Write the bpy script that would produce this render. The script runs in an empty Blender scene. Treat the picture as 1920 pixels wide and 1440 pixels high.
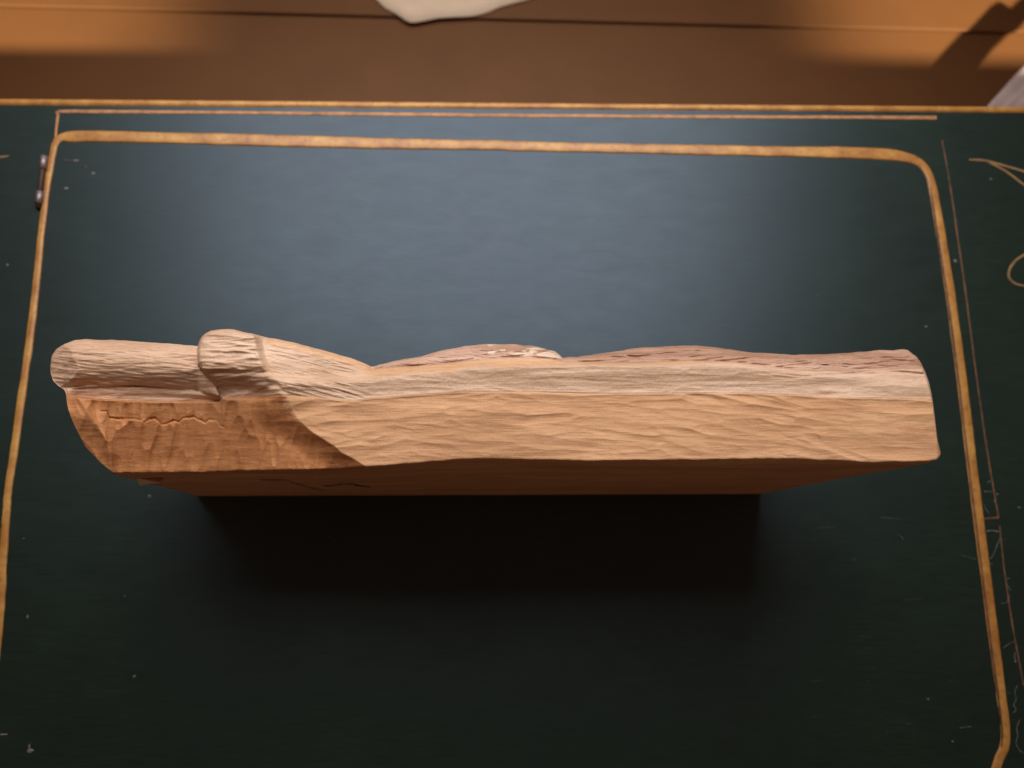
import bpy, math, random
import numpy as np
from mathutils import Matrix, Vector

random.seed(7)
rng = np.random.default_rng(7)
scene = bpy.context.scene
C = scene.collection

# ------------------------------------------------------------------ camera
F = 1510.0                       # focal length, in photograph pixels (1920 wide)
T = 0.45                         # height of the table top
H = 0.62                         # camera above the table top
CAM = np.array([0.0, 0.0, T + H])
NADIR = (860.0, 1042.0)          # where vertical lines meet in the photograph
DEPTH = (909.0, -6439.0)         # where the table's side lines meet


def cam_dir(px, py):
    return np.array([(px - 960.0) / F, (720.0 - py) / F, -1.0])


zc = -cam_dir(*NADIR); zc /= np.linalg.norm(zc)
yc = cam_dir(*DEPTH); yc -= zc * yc.dot(zc); yc /= np.linalg.norm(yc)
xc = np.cross(yc, zc)
R = np.array([xc, yc, zc])       # camera -> world
cam = bpy.data.cameras.new("camera")
cam.sensor_width = 36.0
cam.lens = 36.0 * F / 1920.0
cam.clip_start = 0.01
cam.clip_end = 50
cam.dof.use_dof = True
cam.dof.focus_distance = 0.43
cam.dof.aperture_fstop = 7.5
cam_o = bpy.data.objects.new("camera", cam)
M = Matrix([[R[0][0], R[0][1], R[0][2], 0], [R[1][0], R[1][1], R[1][2], 0], [R[2][0], R[2][1], R[2][2], CAM[2]], [0, 0, 0, 1]])
cam_o.matrix_world = M
C.objects.link(cam_o)
scene.camera = cam_o


def P(px, py, z=0.0):
    """point of the photograph's ray on the level z metres above the table top (arrays too)"""
    px = np.asarray(px, float); py = np.asarray(py, float); z = np.asarray(z, float)
    px, py, z = np.broadcast_arrays(px, py, z)
    d = np.stack([(px - 960.0) / F, (720.0 - py) / F, -np.ones_like(px)], -1) @ R.T
    s = (T + z - CAM[2]) / d[..., 2]
    return CAM + d * s[..., None]


# ------------------------------------------------------------------ light
world = bpy.data.worlds.new("World")
scene.world = world
world.use_nodes = True
bg = world.node_tree.nodes["Background"]
bg.inputs[0].default_value = (1.0, 0.53, 0.34, 1)
bg.inputs[1].default_value = 0.125


def lamp(name, kind, loc, target, energy, color, **kw):
    l = bpy.data.lights.new(name, kind)
    l.energy = energy; l.color = color
    for k, v in kw.items():
        setattr(l, k, v)
    o = bpy.data.objects.new(name, l)
    o.location = loc
    o.rotation_euler = (Vector(target) - Vector(loc)).to_track_quat('-Z', 'Y').to_euler()
    C.objects.link(o)
    return o


# the window beyond the table (daylight), and two added narrow spots behind the camera for the floor's light patches
lamp("window_light", 'AREA', (0.02, 0.70, T + 0.72), (0.01, 0.32, T + 0.0), 5.35, (1.0, 0.935, 0.91),
     shape='RECTANGLE', size=0.98, size_y=0.86, spread=math.radians(100))
lamp("patch_spot", 'SPOT', (1.45, -1.00, T + 1.80), tuple(P(1860, 20, -0.43)), 900.0, (1.0, 0.80, 0.52),
     spot_size=math.radians(13), spot_blend=1.0, shadow_soft_size=0.06)
lamp("patch_spot", 'SPOT', (-0.75, -1.05, T + 1.80), tuple(P(-110, 40, -0.43)), 740.0, (1.0, 0.80, 0.52),
     spot_size=math.radians(16), spot_blend=1.0, shadow_soft_size=0.045)

scene.view_settings.view_transform = 'Standard'
scene.view_settings.look = 'None'
scene.view_settings.exposure = 0.0
scene.view_settings.gamma = 1.0


# ------------------------------------------------------------------ materials
class NT:
    def __init__(self, name):
        self.m = bpy.data.materials.new(name)
        self.m.use_nodes = True
        self.t = self.m.node_tree
        self.b = self.t.nodes["Principled BSDF"]

    def n(self, kind, **kw):
        x = self.t.nodes.new(kind)
        for k, v in kw.items():
            if k.startswith("_"):
                setattr(x, k[1:], v)
            else:
                x.inputs[k.replace("__", " ")].default_value = v
        return x

    def l(self, a, b):
        self.t.links.new(a, b)

    def noise(self, scale, detail=3.0, rough=0.5, stretch=(1, 1, 1), dist=0.0):
        tc = self.n("ShaderNodeTexCoord")
        mp = self.n("ShaderNodeMapping")
        mp.inputs["Scale"].default_value = stretch
        self.l(tc.outputs["Object"], mp.inputs["Vector"])
        nz = self.n("ShaderNodeTexNoise", Scale=scale, Detail=detail, Roughness=rough, Distortion=dist)
        self.l(mp.outputs[0], nz.inputs["Vector"])
        return nz.outputs["Fac"]

    def ramp(self, fac, stops):
        r = self.n("ShaderNodeValToRGB")
        e = r.color_ramp.elements
        while len(e) < len(stops):
            e.new(0.5)
        for el, (p, c) in zip(e, stops):
            el.position = p
            el.color = (*c, 1) if len(c) == 3 else c
        self.l(fac, r.inputs[0])
        return r.outputs[0]

    def mix(self, fac, a, b, mode='MIX'):
        x = self.n("ShaderNodeMix", _data_type='RGBA', _blend_type=mode)
        for s, v in ((x.inputs[0], fac), (x.inputs[6], a), (x.inputs[7], b)):
            if isinstance(v, (float, int)):
                s.default_value = v
            elif isinstance(v, tuple):
                s.default_value = (*v, 1)
            else:
                self.l(v, s)
        return x.outputs[2]

    def bump(self, height, strength, dist, prev=None):
        x = self.n("ShaderNodeBump", Strength=strength, Distance=dist)
        self.l(height, x.inputs["Height"])
        if prev:
            self.l(prev, x.inputs["Normal"])
        return x.outputs[0]

    def out(self, color=None, rough=None, normal=None, spec=None):
        for k, v in (("Base Color", color), ("Roughness", rough), ("Normal", normal), ("Specular IOR Level", spec)):
            if v is None:
                continue
            if isinstance(v, (float, int)):
                self.b.inputs[k].default_value = v
            elif isinstance(v, tuple):
                self.b.inputs[k].default_value = (*v, 1)
            else:
                self.l(v, self.b.inputs[k])
        return self.m


def wood(name, dark, mid, light, streak=1.0, rough=0.55, bumpk=1.0):
    t = NT(name)
    fine = t.noise(1.0, 4, 0.6, (22, 520, 420), 0.3)
    wide = t.noise(1.0, 3, 0.5, (7, 70, 60), 0.8)
    blot = t.noise(26.0, 4, 0.6, (1, 2.2, 2.2))
    c = t.ramp(wide, [(0.25, dark), (0.5, mid), (0.75, light)])
    f = t.ramp(fine, [(0.3, (0.80, 0.74, 0.68)), (0.62, (1.04, 1.04, 1.04))])
    c = t.mix(0.75 * streak, c, f, 'MULTIPLY')
    b = t.ramp(blot, [(0.3, (0.86, 0.82, 0.78)), (0.7, (1.06, 1.07, 1.08))])
    c = t.mix(0.8, c, b, 'MULTIPLY')
    pore = t.noise(1.0, 3, 0.6, (110, 1300, 1000), 0.2)
    c = t.mix(0.8 * streak, c, t.ramp(pore, [(0.33, (0.72, 0.66, 0.60)), (0.5, (1.0, 1.0, 1.0)), (0.7, (1.05, 1.05, 1.05))]), 'MULTIPLY')
    chat = t.noise(1.0, 2, 0.5, (650, 420, 420), 0.5)
    nrm = t.bump(fine, 0.35 * bumpk, 0.0006)
    nrm = t.bump(chat, 0.4 * bumpk, 0.0005, nrm)
    nrm = t.bump(pore, 0.3 * bumpk, 0.0004, nrm)
    return t.out(c, rough, nrm, 0.28)


MAT = {}
MAT["golden"] = wood("golden_wood", (0.51, 0.290, 0.150), (0.62, 0.368, 0.198), (0.71, 0.45, 0.26), 0.7, 0.62)
MAT["rim"] = wood("rim_wood", (0.58, 0.345, 0.19), (0.66, 0.42, 0.25), (0.74, 0.50, 0.33), 0.8, 0.5)
MAT["fresh"] = wood("fresh_wood", (0.68, 0.50, 0.37), (0.76, 0.60, 0.48), (0.82, 0.70, 0.60), 0.5, 0.25)
MAT["pale"] = wood("pale_wood", (0.52, 0.355, 0.235), (0.65, 0.465, 0.325), (0.74, 0.56, 0.43), 0.8, 0.42)
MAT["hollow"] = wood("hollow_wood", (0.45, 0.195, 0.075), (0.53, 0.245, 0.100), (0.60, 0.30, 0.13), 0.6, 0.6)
MAT["log"] = wood("log_wood", (0.57, 0.375, 0.245), (0.67, 0.475, 0.335), (0.76, 0.57, 0.43), 0.9, 0.45)
MAT["bark"] = wood("bark_wood", (0.30, 0.165, 0.11), (0.50, 0.315, 0.225), (0.66, 0.47, 0.37), 1.0, 0.42, 1.4)


def green_paint():
    t = NT("green_paint")
    brush = t.noise(1.0, 5, 0.65, (45, 800, 60), 0.4)
    cloud = t.noise(9.0, 4, 0.55)
    c = t.ramp(cloud, [(0.3, (0.0068, 0.0155, 0.0092)), (0.7, (0.0095, 0.0215, 0.0122))])
    f = t.ramp(brush, [(0.35, (0.68, 0.68, 0.68)), (0.7, (1.35, 1.35, 1.35))])
    c = t.mix(0.8, c, f, 'MULTIPLY')
    r = t.ramp(t.noise(1.0, 6, 0.68, (30, 75, 60), 0.6), [(0.3, (0.355, 0.355, 0.355)), (0.7, (0.415, 0.415, 0.415))])
    t.b.inputs["Specular Tint"].default_value = (0.60, 0.75, 1.0, 1)
    return t.out(c, r, t.bump(t.noise(1.0, 3, 0.6, (500, 1100, 900)), 0.10, 0.0004, t.bump(brush, 0.012, 0.0006)), 0.58)


def gold_paint():
    t = NT("gold_paint")
    a = t.noise(55.0, 5, 0.65)
    b = t.noise(240.0, 4, 0.6)
    c = t.ramp(a, [(0.3, (0.28, 0.110, 0.022)), (0.5, (0.40, 0.190, 0.042)), (0.72, (0.55, 0.31, 0.080))])
    w = t.ramp(b, [(0.28, (0.45, 0.40, 0.35)), (0.45, (1, 1, 1))])
    c = t.mix(0.7, c, w, 'MULTIPLY')
    return t.out(c, 0.42, t.bump(b, 0.2, 0.0004), 0.55)


def plain(name, col, rough=0.6, spec=0.5, metal=0.0, var=0.15, scale=60.0):
    t = NT(name)
    nz = t.noise(scale, 4, 0.6)
    lo = tuple(x * (1 - var) for x in col); hi = tuple(min(1, x * (1 + var)) for x in col)
    m = t.out(t.ramp(nz, [(0.3, lo), (0.7, hi)]), rough, t.bump(nz, 0.15, 0.0005), spec)
    t.b.inputs["Metallic"].default_value = metal
    return m


MAT["green"] = green_paint()
MAT["gold"] = gold_paint()
MAT["thin_gold"] = plain("thin_gold_paint", (0.38, 0.19, 0.08), 0.6, 0.3, 0, 0.35, 150)
MAT["faded_gold"] = plain("faded_gold_paint", (0.13, 0.065, 0.035), 0.6, 0.3, 0, 0.5, 150)
MAT["dull_gold"] = plain("dull_gold_paint", (0.22, 0.135, 0.06), 0.6, 0.3, 0, 0.3, 150)
MAT["floor"] = plain("brown_floor_paint", (0.178, 0.079, 0.029), 0.55, 0.25, 0, 0.05, 12)
MAT["cream"] = plain("cream_cloth", (0.90, 0.73, 0.54), 0.9, 0.1, 0, 0.04, 40)
MAT["lilac"] = plain("lilac_cloth", (0.62, 0.52, 0.50), 0.7, 0.3, 0, 0.10, 30)
MAT["steel"] = plain("worn_steel", (0.32, 0.28, 0.29), 0.55, 0.5, 0.9, 0.1)
MAT["rust"] = plain("rusty_steel", (0.05, 0.028, 0.022), 0.6, 0.4, 0.2, 0.3, 200)
MAT["dust"] = plain("pale_dust", (0.15, 0.145, 0.135), 0.9, 0.1)
MAT["scratch"] = plain("scratch_grey", (0.10, 0.105, 0.10), 0.8, 0.2, 0, 0.5, 250)
MAT["pencil"] = plain("pencil_mark", (0.09, 0.055, 0.04), 0.7, 0.2)


# ------------------------------------------------------------------ helpers
def put(name, verts, faces, mat, parent=None, smooth=True, normals=None):
    me = bpy.data.meshes.new(name)
    verts = np.asarray(verts, float)
    if parent is not None:
        verts = verts - np.array(top_loc(parent))
    me.from_pydata(verts.tolist() if len(verts) < 5000 else verts, [], faces.tolist() if isinstance(faces, np.ndarray) else faces)
    me.materials.append(mat)
    if smooth:
        me.polygons.foreach_set("use_smooth", np.ones(len(me.polygons), dtype=bool))
    me.update()
    if normals is not None:
        me.normals_split_custom_set_from_vertices(np.asarray(normals).tolist())
    o = bpy.data.objects.new(name, me)
    C.objects.link(o)
    o.parent = parent
    return o


def top_loc(o):
    p = np.zeros(3)
    while o is not None:
        p = p + np.array(o.location)
        o = o.parent
    return p


def thing(name, loc, label, cat, group=None):
    o = bpy.data.objects.new(name, None)
    o.empty_display_size = 0.02
    o.location = tuple(loc)
    o["label"] = label; o["category"] = cat
    if group:
        o["group"] = group
    C.objects.link(o)
    return o


def box_vf(corners, z0, z1):
    n = len(corners)
    v = [(x, y, z0) for x, y in corners] + [(x, y, z1) for x, y in corners]
    f = [tuple(range(n - 1, -1, -1)), tuple(range(n, 2 * n))]
    f += [(i, (i + 1) % n, n + (i + 1) % n, n + i) for i in range(n)]
    return v, f


def smooth_line(pts, step=6.0):
    p = np.array(pts, float)
    out = []
    for i in range(len(p) - 1):
        p0 = p[max(i - 1, 0)]; p1 = p[i]; p2 = p[i + 1]; p3 = p[min(i + 2, len(p) - 1)]
        n = max(2, int(np.linalg.norm((p2 - p1)[:2]) / step))
        for k in range(n):
            t = k / n
            out.append(0.5 * (2 * p1 + (p2 - p0) * t + (2 * p0 - 5 * p1 + 4 * p2 - p3) * t * t + (3 * p1 - p0 - 3 * p2 + p3) * t ** 3))
    out.append(p[-1])
    return np.array(out)


def ribbon(name, pts, mat, parent, height=0.0006, dome=0.0, jitter=0.35, step=5.0, smooth_pts=True):
    """a painted line or low moulding on the table top. pts: (px, py, width in photograph px)"""
    q = smooth_line(pts, step) if smooth_pts else np.array(pts, float)
    c = P(q[:, 0], q[:, 1])
    k = (H / np.sqrt(((c - CAM) ** 2).sum(1))) * 0 + np.sqrt(((c - CAM) ** 2).sum(1)) / F
    w = q[:, 2] * k / 2
    d = np.gradient(c, axis=0); d /= np.linalg.norm(d, axis=1)[:, None]
    nrm = np.stack([-d[:, 1], d[:, 0], 0 * d[:, 0]], 1)
    n = len(q)
    ja = np.convolve(rng.normal(0, 1, n + 4), np.ones(5) / 5, 'valid') * jitter * k
    jb = np.convolve(rng.normal(0, 1, n + 4), np.ones(5) / 5, 'valid') * jitter * k
    prof = [(-1, -0.002), (-1, height * 0.6), (-0.75, height + dome * 0.55), (0, height + dome), (0.75, height + dome * 0.55), (1, height * 0.6), (1, -0.002)]
    v = []
    for s, h in prof:
        off = s * w + (ja if s > 0 else jb if s < 0 else 0) * abs(s)
        a = c + nrm * off[:, None]
        a[:, 2] = T + h
        v.append(a)
    v = np.stack(v, 1)
    m = len(prof)
    f = []
    for i in range(n - 1):
        for j in range(m - 1):
            f.append((i * m + j, (i + 1) * m + j, (i + 1) * m + j + 1, i * m + j + 1))
    f.append(tuple(range(m))[::-1]); f.append(tuple((n - 1) * m + j for j in range(m)))
    return put(name, v.reshape(-1, 3), f, mat, parent)


# ------------------------------------------------------------------ the setting
# brown floor; beyond the table it rises by a low step that runs along the table's far edge
ZF, ZU = -T, -T + 0.007
wa, wb = P(0, 10, ZU), P(1920, 60, ZU)
wd = (wb - wa); wd /= np.linalg.norm(wd)
wn = np.array([-wd[1], wd[0], 0.0])                      # away from the camera
wc = (wa + wb) / 2


def floor_box(d0, d1, z0, z1):
    a = wc - wd * 2.5; b = wc + wd * 2.5
    cs = [a + wn * d0, b + wn * d0, b + wn * d1, a + wn * d1]
    return box_vf([(p[0], p[1]) for p in cs], z0, z1)


v, f = floor_box(-3.0, 1.5, -0.05, 0.0)
floor = put("floor", v, f, MAT["floor"], smooth=False); floor["kind"] = "structure"
v, f = floor_box(0.0, 1.5, 0.0005, 0.007)
up = put("floor_step", v, f, MAT["floor"], smooth=False); up["kind"] = "structure"
bv = up.modifiers.new("edge", 'BEVEL'); bv.width = 0.006; bv.segments = 4

# ------------------------------------------------------------------ the painted table
ea, eb = P(0, 189, 0), P(1920, 204, 0)
ed = (eb - ea); ed /= np.linalg.norm(ed)
en = np.array([-ed[1], ed[0], 0.0])
emid = (ea + eb) / 2
rl, rr = emid - ed * 0.95, emid + ed * 0.95
fl_, fr_ = rl - en * 0.86, rr - en * 0.86
tc = (rl + fr_) / 2
table = thing("painted_table", (tc[0], tc[1], 0.0), "dark green painted table with gold painted border lines on its top", "table")
v, f = box_vf([(p[0], p[1]) for p in (fl_, fr_, rr, rl)], T - 0.03, T)
put("table_top", v, f, MAT["green"], table, smooth=False)
ins = [fl_ + ed * 0.03 + en * 0.03, fr_ - ed * 0.03 + en * 0.03, rr - ed * 0.03 - en * 0.03, rl + ed * 0.03 - en * 0.03]
v, f = box_vf([(p[0], p[1]) for p in ins], T - 0.16, T - 0.0302)
put("apron", v, f, MAT["green"], table, smooth=False)
for i in range(4):
    p = ins[i] + (emid - en * 0.43 - ins[i]) * 0.06
    s = 0.025
    v, f = box_vf([(p[0] - s, p[1] - s), (p[0] + s, p[1] - s), (p[0] + s, p[1] + s), (p[0] - s, p[1] + s)], 0.0, T - 0.1602)
    put("leg", v, f, MAT["green"], table, smooth=False)


def edge_bead():
    n, m, r = 240, 12, 0.0036
    a = rl; L = 1.90
    v = []; fcs = []
    jit = np.convolve(rng.normal(0, 1, n + 6), np.ones(6) / 6, 'valid') * 0.0003
    for i in range(n):
        c = a + ed * (L * i / (n - 1)) + en * (-0.0012) + np.array([0, 0, T - r + 0.0016 - a[2]])
        for j in range(m):
            t = 2 * math.pi * j / m
            v.append(c + en * (math.cos(t) * (r + (jit[i] if math.cos(t) < 0 else 0))) + np.array([0, 0, math.sin(t) * r]))
    for i in range(n - 1):
        for j in range(m):
            fcs.append((i * m + j, i * m + (j + 1) % m, (i + 1) * m + (j + 1) % m, (i + 1) * m + j))
    fcs.append(tuple(range(m))); fcs.append(tuple((n - 1) * m + j for j in range(m))[::-1])
    return put("edge_bead", v, fcs, MAT["gold"], table)


edge_bead()

thick = [(-14, 1300, 13), (1, 1150, 13), (6, 1050, 14), (12, 960, 14), (19, 895, 14), (29, 830, 14), (38, 760, 14), (48, 695, 14),
         (56, 635, 14), (66, 550, 13), (78, 435, 12), (88, 350, 12), (99, 290, 12), (104, 270, 13), (115, 259, 17), (140, 256, 20),
         (200, 256, 20), (320, 259, 20), (450, 262, 22), (600, 266, 22), (760, 270, 20), (900, 272, 19), (1000, 275, 19), (1150, 278, 18), (1300, 281, 19),
         (1450, 284, 19), (1600, 287, 21), (1680, 292, 20), (1720, 303, 17), (1740, 325, 16), (1750, 360, 17), (1764, 440, 18),
         (1783, 560, 19), (1804, 720, 20), (1823, 880, 20), (1838, 1000, 20), (1852, 1110, 20), (1866, 1220, 19), (1878, 1310, 18),
         (1885, 1370, 17), (1883, 1400, 17), (1872, 1425, 16), (1864, 1455, 16), (1858, 1500, 16)]
thick = [(x, y, w * (0.98 if 115 < x < 1690 else 0.86)) for x, y, w in thick]
ribbon("gold_border", thick, MAT["gold"], table, 0.0006, 0.0005, 0.55)
inner = [(1744, 352, 2), (1757, 440, 3), (1776, 560, 3), (1797, 720, 3), (1816, 880, 2.6), (1831, 1000, 3), (1845, 1110, 2.6), (1859, 1220, 3), (1871, 1310, 3), (1878, 1370, 2.6), (1876, 1400, 2)]
ribbon("border_line", inner, MAT["faded_gold"], table, 0.0013, 0, 0.5)  # thin brown line along the inner side of the right border
thin1 = [(104, 262, 3.5), (106, 238, 4), (109, 215, 4.5), (112, 209.5, 5.5), (200, 209.5, 6), (400, 211, 6), (700, 214, 6.5), (1000, 217, 6.5),
         (1400, 219.5, 6), (1600, 220, 6), (1756, 221, 6.5)]
ribbon("gold_line", thin1, MAT["thin_gold"], table, 0.0004, 0, 0.3, smooth_pts=True)
thin2 = [(1766, 262, 2.2), (1780, 340, 2.2), (1795, 440, 3), (1812, 560, 3), (1830, 700, 2.4), (1850, 840, 2.6), (1872, 970, 2.8)]
ribbon("gold_line", thin2, MAT["faded_gold"], table, 0.0004, 0, 0.3)
ribbon("gold_line", [(1874, 985, 2), (1882, 1060, 2.2), (1898, 1170, 2.5), (1919, 1285, 2.5)], MAT["faded_gold"], table, 0.0004, 0, 0.3)
ribbon("gold_line", [(1872, 971, 3), (1855, 972, 3), (1842, 973, 2)], MAT["faded_gold"], table, 0.0004, 0, 0.2)
ribbon("gold_line", [(-20, 297, 4), (0, 295, 4), (10, 294, 3), (18, 292, 2)], MAT["dull_gold"], table, 0.0004, 0, 0.2)
fl = "gold_flourish"
ribbon(fl, [(1816, 300, 3), (1830, 300, 4), (1850, 302, 4), (1880, 310, 4), (1920, 322, 4), (1960, 340, 4)], MAT["dull_gold"], table, 0.0004, 0, 0.2, 3)
ribbon(fl, [(1852, 304, 3), (1880, 318, 4), (1903, 334, 4), (1920, 347, 4), (1950, 372, 4)], MAT["dull_gold"], table, 0.0005, 0, 0.2, 3)
ribbon(fl, [(1950, 462, 4), (1920, 478, 4), (1903, 490, 4), (1893, 505, 4), (1892, 520, 4), (1902, 531, 4), (1920, 536, 4), (1950, 537, 4)], MAT["dull_gold"], table, 0.0004, 0, 0.2, 3)

# pale scratches beside the right border, and dust specks
sv, sf = [], []


def scratch(pts, w):
    q = smooth_line([(x, y, 0) for x, y in pts], 3.0)
    c = P(q[:, 0], q[:, 1]); c[:, 2] = T + 0.0003
    d = np.gradient(c, axis=0); d /= np.linalg.norm(d, axis=1)[:, None] + 1e-9
    nn = np.stack([-d[:, 1], d[:, 0], 0 * d[:, 0]], 1)
    ww = w * 0.0002 * (0.4 + rng.random(len(q)))
    ww[0] *= .2; ww[-1] *= .2
    b = len(sv)
    for i in range(len(q)):
        sv.append(c[i] + nn[i] * ww[i]); sv.append(c[i] - nn[i] * ww[i])
        if i:
            sf.append((b + 2 * i - 2, b + 2 * i - 1, b + 2 * i + 1, b + 2 * i))


for pts, w in [([(1850, 905), (1857, 902), (1863, 907)], 2.5), ([(1843, 922), (1866, 921)], 1.2), ([(1842, 940), (1848, 955), (1856, 964)], 1.2),
               ([(1846, 996), (1860, 995), (1874, 997)], 2.2), ([(1854, 1050), (1862, 1040), (1872, 1015), (1878, 1003)], 1.8),
               ([(1882, 1075), (1886, 1083), (1894, 1085)], 2.2), ([(1888, 1097), (1893, 1103), (1893, 1108)], 2.2), ([(1876, 1132), (1888, 1128), (1893, 1115)], 1.6),
               ([(1880, 1215), (1890, 1208), (1902, 1202)], 1.3), ([(1903, 1222), (1902, 1236), (1906, 1240), (1900, 1241)], 2.2),
               ([(1886, 1298), (1896, 1300)], 1.3), ([(1907, 1285), (1902, 1297), (1905, 1310), (1900, 1322), (1905, 1330), (1898, 1337)], 2.2),
               ([(1911, 1349), (1906, 1365), (1908, 1380), (1904, 1392), (1912, 1408), (1920, 1412)], 1.8), ([(1800, 1040), (1830, 1049)], 1.0),
               ([(1798, 1365), (1822, 1362)], 1.0), ([(1680, 1000), (1692, 1008), (1690, 1014)], 1.0), ([(1650, 970), (1692, 974)], 0.8), ([(1530, 990), (1566, 988)], 0.7),
               ([(1858, 1055), (1860, 1060)], 1.2), ([(1877, 1010), (1888, 1012)], 0.9)]:
    scratch(pts, w)
for i in range(16):
    x, y = rng.uniform(1400, 1800), rng.uniform(950, 1400)
    scratch([(x, y), (x + rng.uniform(8, 40), y + rng.uniform(-3, 3))], 0.35)
o = put("scratches", sv, sf, MAT["scratch"], table, smooth=False); o["kind"] = "stuff"

dv, df = [], []


def speck(x, y, rx, ry, h=0.0008):
    c = P(x, y)
    b = len(dv)
    kx = 0.00042
    n = 7
    for i in range(n):
        t = 2 * math.pi * i / n
        r = rng.uniform(0.75, 1.2)
        dv.append((c[0] + math.cos(t) * rx * r * kx, c[1] + math.sin(t) * ry * r * kx, T + 0.0002))
    dv.append((c[0], c[1], T + h))
    for i in range(n):
        df.append((b + i, b + (i + 1) % n, b + n))


for a in [(175, 325, 5, 3.2), (124, 353, 5, 3), (143, 301, 6, 2.5), (126, 301, 9, 1.2), (14, 497, 3, 3), (57, 1407, 6, 3.5), (55, 1399, 2, 4), (252, 1268, 2.5, 2.5),
          (52, 1156, 2, 3), (1740, 1311, 2.5, 2), (1736, 612, 3, 2), (1791, 489, 3, 4), (1858, 336, 3, 2.5), (280, 640, 1.5, 1), (1840, 988, 3, 2), (1870, 927, 3, 1.5), (1911, 952, 3, 1.5),
          (280, 930, 3, 3), (1865, 940, 3, 2), (6, 1377, 9, 1.5), (1786, 1390, 2, 2), (44, 1010, 1.5, 1.5), (1066, 655, 1.5, 1.5)]:
    speck(*a)
for i in range(14):
    x, y = rng.uniform(0, 1910), rng.uniform(230, 1430)
    s = rng.uniform(0.5, 1.3)
    speck(x, y, s * 1.4, s, 0.0003)
o = put("dust_specks", dv, df, MAT["dust"], table, smooth=False); o["kind"] = "stuff"


def tube(p0, p1, r, m=12, caps=True):
    p0 = np.array(p0); p1 = np.array(p1)
    d = (p1 - p0) / np.linalg.norm(p1 - p0)
    s = np.cross(d, [0, 0, 1.0]); s /= np.linalg.norm(s); u = np.cross(s, d)
    v = [p + s * math.cos(2 * math.pi * j / m) * r + u * math.sin(2 * math.pi * j / m) * r for p in (p0, p1) for j in range(m)]
    f = [(j, (j + 1) % m, m + (j + 1) % m, m + j) for j in range(m)]
    if caps:
        f += [tuple(range(m))[::-1], tuple(range(m, 2 * m))]
    return v, f


def up_z(p, h):
    q = np.array(p); q[2] = T + h
    return q


hinge = thing("hinge_barrel", up_z(P(83, 342), 0.0), "small rusty hinge barrel with pale steel knuckles beside the left gold border", "hinge")
v, f = tube(up_z(P(86, 297), 0.0022), up_z(P(74, 392), 0.0022), 0.0021)
put("pin", v, f, MAT["rust"], hinge)
for a, b in (((86, 296), (83.5, 319)), ((78.5, 362), (75, 384))):
    v, f = tube(up_z(P(*a), 0.0024), up_z(P(*b), 0.0024), 0.0027)
    put("knuckle", v, f, MAT["steel"], hinge)

# ------------------------------------------------------------------ the carving
Z0 = 0.198                                    # its height


def ss(a, b, v):
    t = np.clip((v - a) / (b - a), 0, 1)
    return t * t * (3 - 2 * t)


def pl(pts):
    p = np.array(pts, float)
    return lambda x: np.interp(x, p[:, 0], p[:, 1])


yR = pl([(94, 692), (95, 680), (97, 667), (105, 655), (120, 645), (140, 638), (160, 636), (200, 637), (270, 641), (340, 646), (371, 649), (373, 641),
         (378, 632), (385, 626), (395, 620), (405, 618), (415, 617), (440, 618), (470, 625), (500, 632), (560, 645), (620, 660), (660, 672), (680, 680), (695, 687),
         (702, 686), (740, 676), (790, 668), (830, 657), (870, 649), (900, 646), (930, 644.5), (960, 645), (1000, 649), (1020, 653), (1040, 659), (1050, 666),
         (1055, 671), (1080, 669), (1130, 662), (1200, 652), (1260, 648), (1320, 649), (1370, 655), (1410, 661), (1480, 665), (1540, 664), (1600, 661),
         (1650, 657), (1695, 655), (1703, 657), (1710, 663), (1718, 668), (1727, 680), (1735, 698), (1742, 718), (1748, 745), (1752, 775), (1755, 800),
         (1758, 825), (1762, 842), (1764, 850)])
yF = pl([(94, 693), (96, 703), (100, 714), (110, 724), (120, 730), (124, 738), (125, 752), (128, 768), (134, 785), (142, 803), (160, 838), (185, 864), (200, 877),
         (210, 885), (225, 887), (300, 887), (400, 886), (500, 883), (640, 880), (680, 877), (760, 871), (870, 862), (960, 862), (1050, 864), (1100, 865), (1250, 864),
         (1400, 862), (1480, 861), (1550, 864), (1640, 868), (1700, 867), (1740, 865.5), (1755, 863), (1761, 857), (1764, 851)])
yS = pl([(94, 692.5), (120, 715), (124, 728), (130, 742), (200, 748), (300, 752), (410, 752), (414, 748), (430, 746), (500, 742), (550, 741), (600, 745),
         (640, 751), (670, 751), (700, 746), (760, 742), (830, 737), (870, 734.5), (960, 734.5), (1000, 735), (1100, 738), (1200, 738), (1300, 737), (1400, 737),
         (1480, 740), (1540, 744), (1600, 746), (1740, 748), (1749, 749), (1755, 800.5), (1764, 850.5)])
yLf = pl([(94, 700), (100, 714), (115, 728), (135, 727), (200, 722), (250, 721), (300, 724), (350, 730), (390, 738), (412, 744), (420, 748)])
yLc = pl([(94, 684), (150, 676), (250, 678), (370, 686), (412, 735), (430, 746)])
yC = pl([(640, 718), (690, 715), (760, 703), (870, 692), (960, 686), (1100, 686), (1300, 684), (1400, 688), (1470, 696), (1520, 705), (1600, 712), (1764, 730)])
yB = pl([(680, 700), (700, 692), (780, 687), (830, 683), (880, 677), (960, 671), (1000, 671), (1040, 675), (1060, 679), (1200, 680), (1290, 677), (1370, 679), (1440, 687),
         (1500, 695), (1560, 697), (1640, 694), (1764, 690)])
yW = pl([(180, 768), (190, 773), (200, 772), (206, 785), (235, 786), (262, 788), (270, 794), (280, 786), (290, 785), (303, 797), (312, 796), (325, 790), (335, 792), (345, 785), (362, 782),
         (375, 788), (385, 793), (392, 788), (405, 788), (412, 800), (430, 806)])
R1x = pl([(736, 139), (752, 152), (775, 168), (800, 184), (820, 197), (840, 204), (860, 208), (890, 212)])
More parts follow.
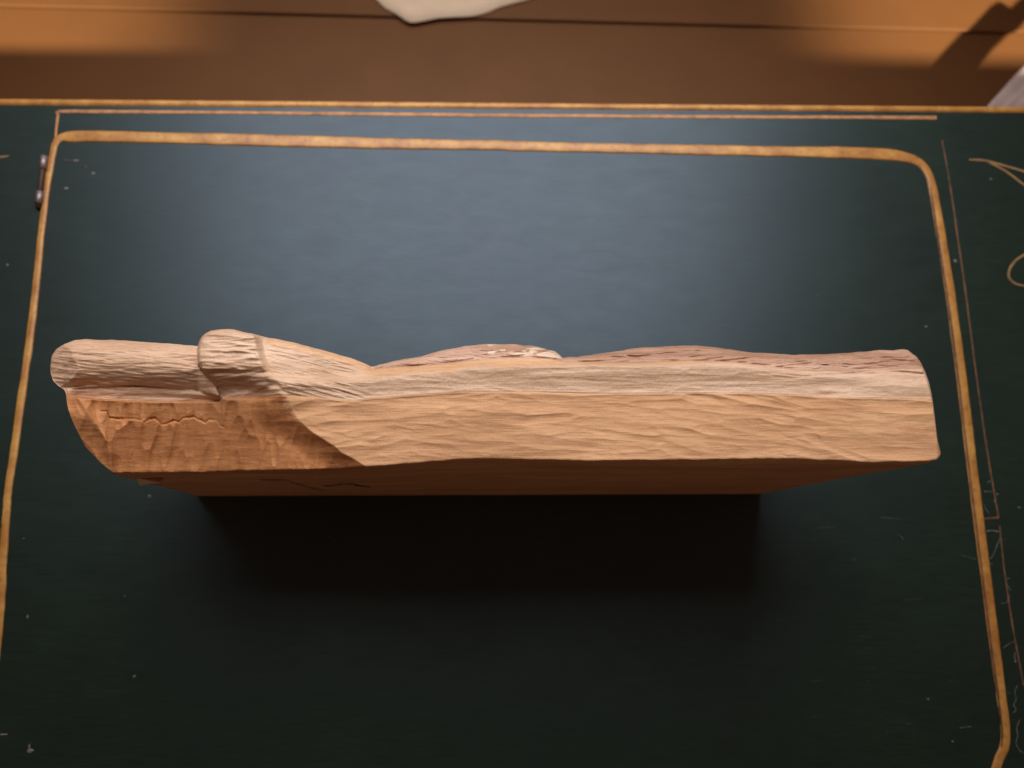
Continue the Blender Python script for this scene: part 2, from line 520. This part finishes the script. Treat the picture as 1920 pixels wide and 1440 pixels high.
R2x = pl([(600, 480), (640, 492), (690, 505), (720, 523), (738, 540), (755, 546), (790, 558), (800, 572), (818, 600), (838, 632), (848, 641), (862, 664), (878, 690), (900, 720)])

NX, NF, NR = 1340, 104, 108
xs = np.linspace(94.5, 1763.6, NX)
f_, s_, r_ = yF(xs), yS(xs), yR(xs)
f_ = np.maximum(f_, r_ + 0.4)
s_ = np.clip(s_, r_ + 0.1, f_ - 0.1)
# a little hand-cut unevenness on the outline
wob = np.convolve(rng.normal(0, 1, NX + 24), np.hanning(25) / np.hanning(25).sum(), 'valid')
r_ = r_ + wob * 1.6 * ss(100, 130, xs)
f_ = f_ + np.roll(wob, 300) * 1.2
# rear outline: the fraction of each column's rear span
tf = np.linspace(0, 1, NF)
tr = np.linspace(0, 1, NR + 1)[1:]
tr = 1 - (1 - tr) ** 1.25
Y = np.concatenate([f_[:, None] + (s_ - f_)[:, None] * tf, s_[:, None] + (r_ - s_)[:, None] * tr], 1)
X = np.repeat(xs[:, None], Y.shape[1], 1)
RR = np.repeat(r_[:, None], Y.shape[1], 1)
FF = np.repeat(f_[:, None], Y.shape[1], 1)
SS = np.repeat(s_[:, None], Y.shape[1], 1)


def vnoise(u, v, seed):
    g = np.random.default_rng(seed).random((512, 512))
    iu = np.floor(u).astype(int); iv = np.floor(v).astype(int)
    fu = u - iu; fv = v - iv
    fu = fu * fu * (3 - 2 * fu); fv = fv * fv * (3 - 2 * fv)
    a = g[iu % 512, iv % 512]; b = g[(iu + 1) % 512, iv % 512]; c = g[iu % 512, (iv + 1) % 512]; d = g[(iu + 1) % 512, (iv + 1) % 512]
    return (a * (1 - fu) + b * fu) * (1 - fv) + (c * (1 - fu) + d * fu) * fv - 0.5


def fbm(u, v, seed, oct=3):
    s, a = 0, 1.0
    for i in range(oct):
        s = s + vnoise(u * 2 ** i, v * 2 ** i, seed + i) * a
        a *= 0.55
    return s


def gouges(n, xr, yr, W, L, A, ang, depth, seed, cap=None):
    """overlapping shallow cuts of a round gouge: the lowest cut wins, so ridges stay between them"""
    g = np.random.default_rng(seed)
    out = np.full(X.shape, 10.0)
    for i in range(n):
        cx, cy = g.uniform(*xr), g.uniform(*yr)
        w, l, a = g.uniform(*W), g.uniform(*L), math.radians(g.uniform(*ang))
        d = depth * g.uniform(0.55, 1.25)
        i0, i1 = np.searchsorted(xs, [cx - l * 1.5 - w, cx + l * 1.5 + w])
        if i1 <= i0:
            continue
        xx = X[i0:i1] - cx; yy = Y[i0:i1] - cy
        u = xx * math.cos(a) + yy * math.sin(a); q = -xx * math.sin(a) + yy * math.cos(a)
        q = q + 0.002 * u * u / 10 * g.uniform(-1, 1)
        z = -d + A * ((u / l) ** 4 + (q / w) ** 2)
        out[i0:i1] = np.minimum(out[i0:i1], z)
    return np.minimum(out, 0.0 if cap is None else cap)


dR = (X - R2x(Y) - 10.0 * vnoise(Y / 24, X * 0 + 2.0, 91)) * 0.8
dL = (X - R1x(Y)) * 0.85

# --- right body
zr = np.zeros_like(X)
front = Y > SS
zr += 0.5 * np.sin((FF - Y) / 40.0)
crest = yC(X); bark = yB(X)
up1 = ss(0, 1, (SS - Y) / np.maximum(SS - crest, 1))
fadeR = 1 - 0.6 * ss(1440, 1560, X)
zr += 2.0 * up1 * fadeR
zr -= 3.4 * ss(-4, 20, crest - Y) * fadeR + 0.06 * np.maximum(crest - Y, 0) * fadeR
inbark = ss(-2, 2, bark - Y) * ss(690, 705, X)
hump = 2.2 * ss(860, 960, X) * (1 - ss(1030, 1056, X))
zr += inbark * (-1.6 - 0.05 * np.maximum(bark - Y, 0) + hump)
zr -= 1.1 * np.exp(-((bark - Y - 1.5) / 2.0) ** 2) * ss(700, 760, X) * (1 - ss(1480, 1560, X))
zr += 8.0 * (1 - ss(500, 700, X)) * (1 - ss(690, 805, Y)) 
# wide cut near the right end
zr -= 2.2 * np.exp(-(((X - 1560) / 60) ** 2 + ((Y - 722) / 16) ** 2)) + 1.4 * np.exp(-(((X - 1548) / 22) ** 2 + ((Y - 741) / 5) ** 2))
gold_g = gouges(105, (680, 1780), (748, 872), (10, 20), (60, 150), 1.1, (-7, 13), 0.85, 11, 0.3)
gold_g2 = gouges(46, (600, 900), (735, 880), (9, 16), (50, 110), 1.0, (-22, 16), 0.65, 12, 0.3)
gold_s = gouges(46, (1280, 1560), (745, 870), (8, 16), (40, 90), 1.1, (6, 26), 0.9, 16, 0.3)
zr += np.where(front, np.minimum(np.minimum(gold_g, gold_g2), gold_s), 0) * ss(0, 5, Y - SS)
band_g = gouges(90, (640, 1760), (680, 750), (7, 14), (60, 140), 0.6, (-8, 16), 0.36, 13)
zr += np.where(front, 0, band_g) * (1 - inbark) * ss(0, 4, SS - Y)
bk = gouges(420, (690, 1770), (640, 705), (1.8, 4.0), (28, 110), 0.9, (-10, 10), 0.95, 14)
zr += bk * np.maximum(inbark, ss(1430, 1500, X) * ss(0, 30, 720 - Y)) 
zr += inbark * 0.9 * fbm(X / 26, Y / 4.5, 40)
st = gouges(190, (500, 690), (640, 752), (2.2, 4.2), (26, 70), 1.0, (8, 20), 1.0, 15)
stm = ss(498, 520, X) * (1 - ss(655, 690, X)) * (1 - ss(744, 752, Y)) * ss(6, 24, Y - RR)
zr += st * stm * 0.7

# --- scooped left part
zl = -5.0 - 16.0 * np.clip((Y - 748) / 136, 0, 1) * (1 - 0.80 * ss(420, 620, X))
zl -= 3.0 * np.exp(-((X - 300) / 120) ** 2)
zl += 2.0 * ss(480, 380, X) * 0
sg = gouges(80, (170, 560), (790, 890), (12, 20), (34, 62), 2.0, (76, 114), 2.3, 21)
sg2 = gouges(40, (180, 420), (752, 782), (8, 14), (20, 32), 1.9, (84, 96), 1.9, 22)
sg3 = gouges(26, (540, 690), (820, 885), (10, 16), (28, 46), 2.0, (75, 125), 2.6, 23)
zl += np.minimum(np.minimum(sg, sg2), sg3)
wl = ss(182, 192, X) * (1 - ss(408, 425, X)) * np.clip(0.75 + 1.5 * vnoise(X / 17.0, X * 0 + 3.5, 81), 0.12, 1.3)
dw = Y - yW(X) - 3.0 * vnoise(X / 7.0, X * 0 + 9.5, 82)
zl += wl * (1.5 * ss(-1.0, 2.5, dw) * (1 - ss(8, 60, dw)) - 1.5 * np.exp(-((dw + 1.5) / 1.4) ** 2))
# the ridge on the left and the facet beyond it
lip = 7.0 * np.exp(-np.maximum(dL, 0) / 14.0) * ss(735, 790, Y)
zl += lip * np.where(dL > 0, 1, 1)
fac = np.maximum(-dL, 0)
zl -= 0.05 * fac + 0.0012 * fac ** 2
zl += np.where(dL < 0, gouges(26, (115, 215), (740, 890), (12, 20), (26, 50), 1.0, (40, 75), 0.9, 24), 0) * ss(0, 10, fac)

zl += 4.0 * np.exp(-((X - 545) / 70) ** 2) * (1 - ss(750, 810, Y))
w2 = 66 + 0 * Y
z = zl + (zr - zl) * np.clip((dR + w2) / w2, 0, 1) ** 1.7

# --- hollow under the log
yl = yLf(X)
under = ss(0, 1, (Y - yl + 1) / 3.0) * (1 - ss(412, 418, X)) * (1 - ss(0, 1, (Y - SS) / 4.0 + 0.2)) * ss(122, 150, X)
zu = -10.0 - 2.5 * ss(0, 1, (Y - yl - 4) / np.maximum(SS - yl - 4, 4)) + 1.3 * fbm(X / 50, Y / 7, 61)
z = z + (zu - z) * under

# --- log
lc = yLc(X)
uu = np.where(Y > lc, (Y - lc) / np.maximum(yl - lc, 1), (lc - Y) / np.maximum(lc - RR, 1))
dy = Y - lc
zlog = 2.0 - 0.02 * np.abs(dy) - 0.0055 * np.maximum(dy - 4, 0) ** 2 - 0.20 * np.maximum(-dy - 20, 0)
zlog = np.minimum(zlog, -8.0 + 0.24 * (X - 95) - 0.02 * dy)
zlog = np.minimum(zlog, -5.0 + 0.17 * (X - 100) - 0.12 * np.maximum(dy, -30))
zlog -= 6.0 * ss(330, 415, X)
lg = gouges(230, (100, 420), (636, 740), (2.6, 5.5), (26, 80), 0.8, (-2, 12), 0.55, 31)
zlog += lg + 1.2 * fbm(X / 70, Y / 12, 33)
ml = (1 - ss(-1.5, 1.5, Y - yl)) * (1 - ss(410, 414, X))
z = z + (zlog - z) * ml

# --- stump
sl = pl([(610, 415), (618, 398), (628, 380), (641, 373), (660, 371), (680, 372), (690, 376), (700, 384), (712, 396), (724, 405), (736, 410), (748, 413), (760, 413)])
sr = pl([(610, 480), (640, 490), (660, 494), (690, 505), (720, 522), (740, 540), (760, 546)])
dSl = X - sl(Y); dSr = sr(Y) - X
zst = 11.0 - 5.0 * ss(0, 1, (Y - 682) / 64) - 11.5 * ss(0, 1, (Y - 682) / 64) * ss(0, 75, dSr)
zst -= 3.0 * np.exp(-np.maximum(dSl, 0) / 6.0) 
zst -= 2.0 * np.exp(-((Y - 698) / 5.0) ** 2)
tg = gouges(70, (370, 510), (618, 690), (4, 7.5), (26, 60), 1.0, (-4, 10), 1.2, 35)
tg2 = gouges(50, (390, 540), (690, 748), (5, 9), (20, 50), 1.0, (-20, 6), 1.0, 36)
zst += np.minimum(tg, tg2)
zst += 1.0 * fbm(X / 50, Y / 14, 38)
ms = ss(-1.2, 1.8, dSl) * ss(-4, 14, dSr) * (1 - ss(744, 756, Y))
z = z + (zst - z) * ms
# small notch where the ridged slope begins
z -= 2.5 * np.exp(-(((X - 512) / 10) ** 2 + ((Y - 722) / 6) ** 2))

# --- glue line between the two boards
gl = ss(180, 230, X) * (1 - ss(1690, 1750, X)) * (1 - 0.5 * ss(415, 430, X))
z -= 0.7 * np.exp(-((Y - SS) / 1.0) ** 2) * gl
# --- rolled edges
roll = np.clip((Y - RR) / (13.0 - 7.0 * ss(366, 380, X) * (1 - ss(480, 520, X))), 0, 1)
z += 7.0 * (np.sqrt(np.maximum(1 - (1 - roll) ** 2, 0)) - 1)
rollf = np.clip((FF - Y) / 5.0, 0, 1)
z += 1.6 * (np.sqrt(np.maximum(1 - (1 - rollf) ** 2, 0)) - 1) * ss(210, 240, X)
er = np.clip((1764 - X) / 9, 0, 1)
z += 5 * (np.sqrt(np.maximum(1 - (1 - er) ** 2, 0)) - 1)
# --- hand-tool chatter
z += 0.16 * fbm(X / 34, Y / 5, 50, 3) + 0.9 * fbm(X / 170, Y / 60, 55, 2)
z += 0.12 * vnoise(X / 3.0 + Y / 9, Y / 5.0, 58) * np.where(front, 0.3, 1.0)

top = P(X, Y, Z0 + z * 0.001)                     # NX x NY x 3
NY = top.shape[1]

# --- walls down to the table
B0, B1 = P(370, 930), P(1425, 926)
dep = 0.050
sx = np.clip((xs - 212) / (1755 - 212), 0, 1)
bf = B0[None] + (B1 - B0)[None] * sx[:, None]
fb = np.clip((212 - xs) / 118, 0, 1) * dep * 0.8
bf[:, 1] += fb
br = B0[None] + (B1 - B0)[None] * sx[:, None]
br[:, 1] += dep
bf[:, 2] = T; br[:, 2] = T
ymid = pl([(94, 693), (212, 890), (225, 890), (700, 880.5), (870, 875.5), (1250, 875), (1550, 876), (1640, 874), (1740, 869), (1764, 852)])(xs)
zf = top[:, 0, 2] - T
mid = P(xs, np.maximum(ymid, f_ + 0.6), zf - 0.004 - 0.004 * ss(212, 300, xs))
mid[xs < 214] = (top[:, 0] * 0.93 + bf * 0.07)[xs < 214]
NW = 14
# front wall rows: top edge, mid ring, then down
fw = [mid]
for k in range(1, NW + 1):
    t = k / NW
    w = mid * (1 - t) + bf * t
    fw.append(w)
fw = np.stack(fw, 1)                               # NX x (NW+1) x 3
rw = []
top_r = top[:, -1]
for k in range(1, NW + 1):
    t = k / NW
    w = top_r * (1 - t) + br * t
    w[:, 1] += 0.006 * math.sin(math.pi * t) * np.sin(xs / 90.0 + 2.0 * t) * ss(140, 220, xs)
    rw.append(w)
rw = np.stack(rw, 1)
W1_ = NW + 1
allv = np.concatenate([fw[:, ::-1], top, rw], 1)   # columns from front foot over the top to the rear foot
NC = allv.shape[1]
V = allv.reshape(-1, 3)
ii, jj = np.meshgrid(np.arange(NX - 1), np.arange(NC - 1), indexing='ij')
a = ii * NC + jj
quads = np.stack([a, a + NC, a + NC + 1, a + 1], -1).reshape(-1, 4)
caps = []
for i, flip in ((0, False), (NX - 1, True)):          # close both ends of the block
    fi = lambda k: i * NC + W1_ - 1 - k
    ri = lambda k: i * NC + W1_ + NY + k
    prev = i * NC + W1_ + NY - 1
    for k in range(NW):
        q = (fi(k), prev, ri(k), fi(k + 1))
        prev = ri(k)
        caps.append(q[::-1] if flip else q)
quads = np.concatenate([quads, np.array(caps)])
# vertex normals of the whole piece, so that its parts meet smoothly
e1 = V[quads[:, 2]] - V[quads[:, 0]]; e2 = V[quads[:, 3]] - V[quads[:, 1]]
fn = np.cross(e1, e2)
vn = np.zeros_like(V)
for k in range(4):
    np.add.at(vn, quads[:, k], fn)
# keep the sawn front face flat shaded against the carved top
vn /= np.linalg.norm(vn, axis=1)[:, None] + 1e-20

# which part each face belongs to
W1 = NW + 1
cx = (xs[:-1] + xs[1:]) / 2
cX = np.repeat(cx[:, None], NC - 1, 1)
cY = np.full((NX - 1, NC - 1), -1.0)
cY[:, W1:W1 + NY - 1] = (Y[:-1, :-1] + Y[1:, 1:]) / 2
istop = np.zeros_like(cY, bool); istop[:, W1:W1 + NY - 1] = True
row = np.repeat(np.arange(NC - 1)[None], NX - 1, 0)
isf = row < W1 + NF - 1
part = np.where(isf, 0, 1)                                        # front_board / rear_board
rear_wall = row >= W1 + NY - 1
log_m = (istop & (cX < 412) & (cY < yLf(cX)) & ((cX - sl(cY)) < 0)) | (rear_wall & (cX < 371)) | ((cX < 124) & (row >= W1))
stump_m = ((istop & ~isf & ((cX - sl(cY)) >= 0) & ((cX - sr(cY)) < 0)) | (rear_wall & (cX >= 371) & (cX < 480))) & ~log_m
fold_m = (istop & ~isf & ((cX - sr(cY)) >= 0) & (cX < 690 - (cY - 690) * 0.45)) | (rear_wall & (cX >= 480) & (cX < 695))
bark_m = (istop & ~isf & (cX > 695) & (cY < yB(cX))) | (rear_wall & (cX >= 695))
und_m = istop & ~isf & (cX < 416) & (cX >= 124) & (cY >= yLf(cX)) & ((cX - sl(cY)) < 0)
log_m = log_m | und_m
rimlow = pl([(500, 648), (560, 660), (620, 675), (660, 688), (690, 703), (760, 701), (870, 690), (960, 684), (1100, 684), (1300, 682), (1400, 685), (1450, 686), (1480, 680)])
rim_m = istop & ~isf & (cX > 500) & (cX < 1480) & ((cX < 702) | (cY >= yB(cX))) & (cY < rimlow(cX) + 7 * fbm(cX / 60, cY / 6, 71))
fresh_m = bark_m & istop & (cX > 915) & (cX < 1054) & (cY < yB(cX) - 5) & (fbm(cX / 30, cY / 5 + cX / 40, 73) > 0.12 - 0.25 * ss(930, 1010, cX))
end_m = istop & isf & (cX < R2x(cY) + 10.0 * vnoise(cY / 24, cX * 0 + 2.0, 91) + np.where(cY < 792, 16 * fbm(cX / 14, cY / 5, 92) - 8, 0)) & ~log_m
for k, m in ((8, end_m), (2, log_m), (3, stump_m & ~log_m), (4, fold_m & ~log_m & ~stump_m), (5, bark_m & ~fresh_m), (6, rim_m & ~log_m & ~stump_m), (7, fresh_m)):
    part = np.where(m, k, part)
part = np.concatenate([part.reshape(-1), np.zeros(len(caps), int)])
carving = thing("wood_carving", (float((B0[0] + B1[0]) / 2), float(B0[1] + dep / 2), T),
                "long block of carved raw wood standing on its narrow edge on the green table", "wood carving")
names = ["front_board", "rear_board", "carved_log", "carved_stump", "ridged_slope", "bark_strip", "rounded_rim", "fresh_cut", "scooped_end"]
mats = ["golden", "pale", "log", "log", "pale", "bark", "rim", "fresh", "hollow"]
kids = []
for k in range(9):
    fc = quads[part == k]
    if not len(fc):
        continue
    used, inv = np.unique(fc, return_inverse=True)
    nn = vn[used].copy()
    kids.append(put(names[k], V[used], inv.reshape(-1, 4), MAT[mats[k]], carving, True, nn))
front_o = kids[0]
foot = [tuple(p) for p in bf[::40]] + [tuple(p) for p in br[::-40]]
foot = [(x, y, T + 0.0005) for x, y, _ in foot]
put("foot_face", foot, [tuple(range(len(foot)))], MAT["golden"], carving, False)

# marks on the sawn front face: a pencilled line and a chip at its left end


def face_pt(px, py):
    """where a ray of the photograph meets the sawn front face"""
    i = 700
    p0 = fw[i, 3]; p1 = fw[i + 300, 3]; p2 = fw[i, -1]
    n = np.cross(p1 - p0, p2 - p0); n /= np.linalg.norm(n)
    if n[1] > 0:
        n = -n
    d = (np.array([(px - 960.0) / F, (720.0 - py) / F, -1.0])) @ R.T
    t = (p0 - CAM).dot(n) / d.dot(n)
    return CAM + d * t, n


def stroke(pts, w):
    q = smooth_line([(x, y, 0) for x, y in pts], 3.0)
    v = []; f = []
    for i, (x, y, _) in enumerate(q):
        k = w * (0.5 + rng.random()) * (0.3 if i in (0, len(q) - 1) else 1)
        for dy in (-k, k):
            p, n = face_pt(x, y + dy * 0.35)
            v.append(p + n * 0.0012)
        if i:
            f.append((2 * i - 2, 2 * i - 1, 2 * i + 1, 2 * i))
    return put("pencil_mark", v, f, MAT["pencil"], front_o, False)


stroke([(488, 897), (512, 898), (536, 898), (552, 903), (570, 908), (590, 914), (612, 918)], 1.3)
stroke([(604, 908), (622, 908), (640, 905), (660, 905), (676, 908), (694, 911)], 1.5)
stroke([(664, 907), (680, 908)], 2.2)
g = [P(255, 896, 0.146), P(282, 901, 0.146), P(300, 905, 0.146), P(262, 910, 0.138)]
g += [q + np.array([0.0, 0.004, -0.007]) for q in g]
put("splinter", g, [(0, 3, 2, 1), (4, 5, 6, 7), (0, 1, 5, 4), (1, 2, 6, 5), (2, 3, 7, 6), (3, 0, 4, 7)], MAT["fresh"], carving, False)

# ------------------------------------------------------------------ cloths beyond the table


def cloth(name, outline_rows, mat, label, cat, thick=0.0012):
    """rows of world points, hung as one sheet with real thickness"""
    g = np.array(outline_rows)
    n, m, _ = g.shape
    f = [(i * m + j, i * m + j + 1, (i + 1) * m + j + 1, (i + 1) * m + j) for i in range(n - 1) for j in range(m - 1)]
    o = put(name, g.reshape(-1, 3), f, mat)
    md = o.modifiers.new("thickness", 'SOLIDIFY'); md.thickness = thick; md.offset = 0
    o["label"] = label; o["category"] = cat
    return o


low = smooth_line([(640, -60, 0), (680, -30, 0), (706, 0, 0), (722, 16, 0), (745, 28, 0), (768, 42.5, 0), (795, 40, 0), (820, 35, 0), (850, 33, 0), (885, 31, 0), (912, 25, 0),
                   (935, 15, 0), (960, 8, 0), (990, 0, 0), (1030, -12, 0), (1090, -34, 0)], 8)
rows = []
for k in range(16):
    t = k / 15.0
    r = []
    for x, y, _ in low:
        q = P(x, y, ZU + 0.002) + wn * (0.34 * t) + wd * (x - 840) * 0.0004 * t
        q = q + np.array([0, 0, 1]) * (0.004 * math.sin((x - 700) / 38.0 + 5 * t) * t * 1.5 + 0.001)
        r.append(q)
    rows.append(r)
cloth("cream_cloth", rows, MAT["cream"], "cream cloth with a pointed corner lying on the brown floor beyond the table", "cloth", 0.0015)

rows = []
edge = smooth_line([(1835, 222, 0), (1846, 207, 0), (1856, 193, 0), (1870, 178, 0), (1893, 152, 0), (1920, 122, 0), (1960, 78, 0), (2010, 22, 0)], 8)
for k in range(20):
    t = k / 19.0
    r = []
    for x, y, _ in edge:
        b = P(x, y, -0.33)
        q = b + wd * (t * 0.085) + np.array([0, 0, 0.02 * t]) + wn * (0.004 * math.sin(t * 9 + y / 60.0) * min(1, t * 4))
        q[2] += 0.008 * math.sin(t * 11 + y / 90.0) * min(1, t * 3)
        r.append(q)
    rows.append(r)
cloth("curtain", rows, MAT["lilac"], "pale lilac curtain edge at the right behind the table", "curtain")
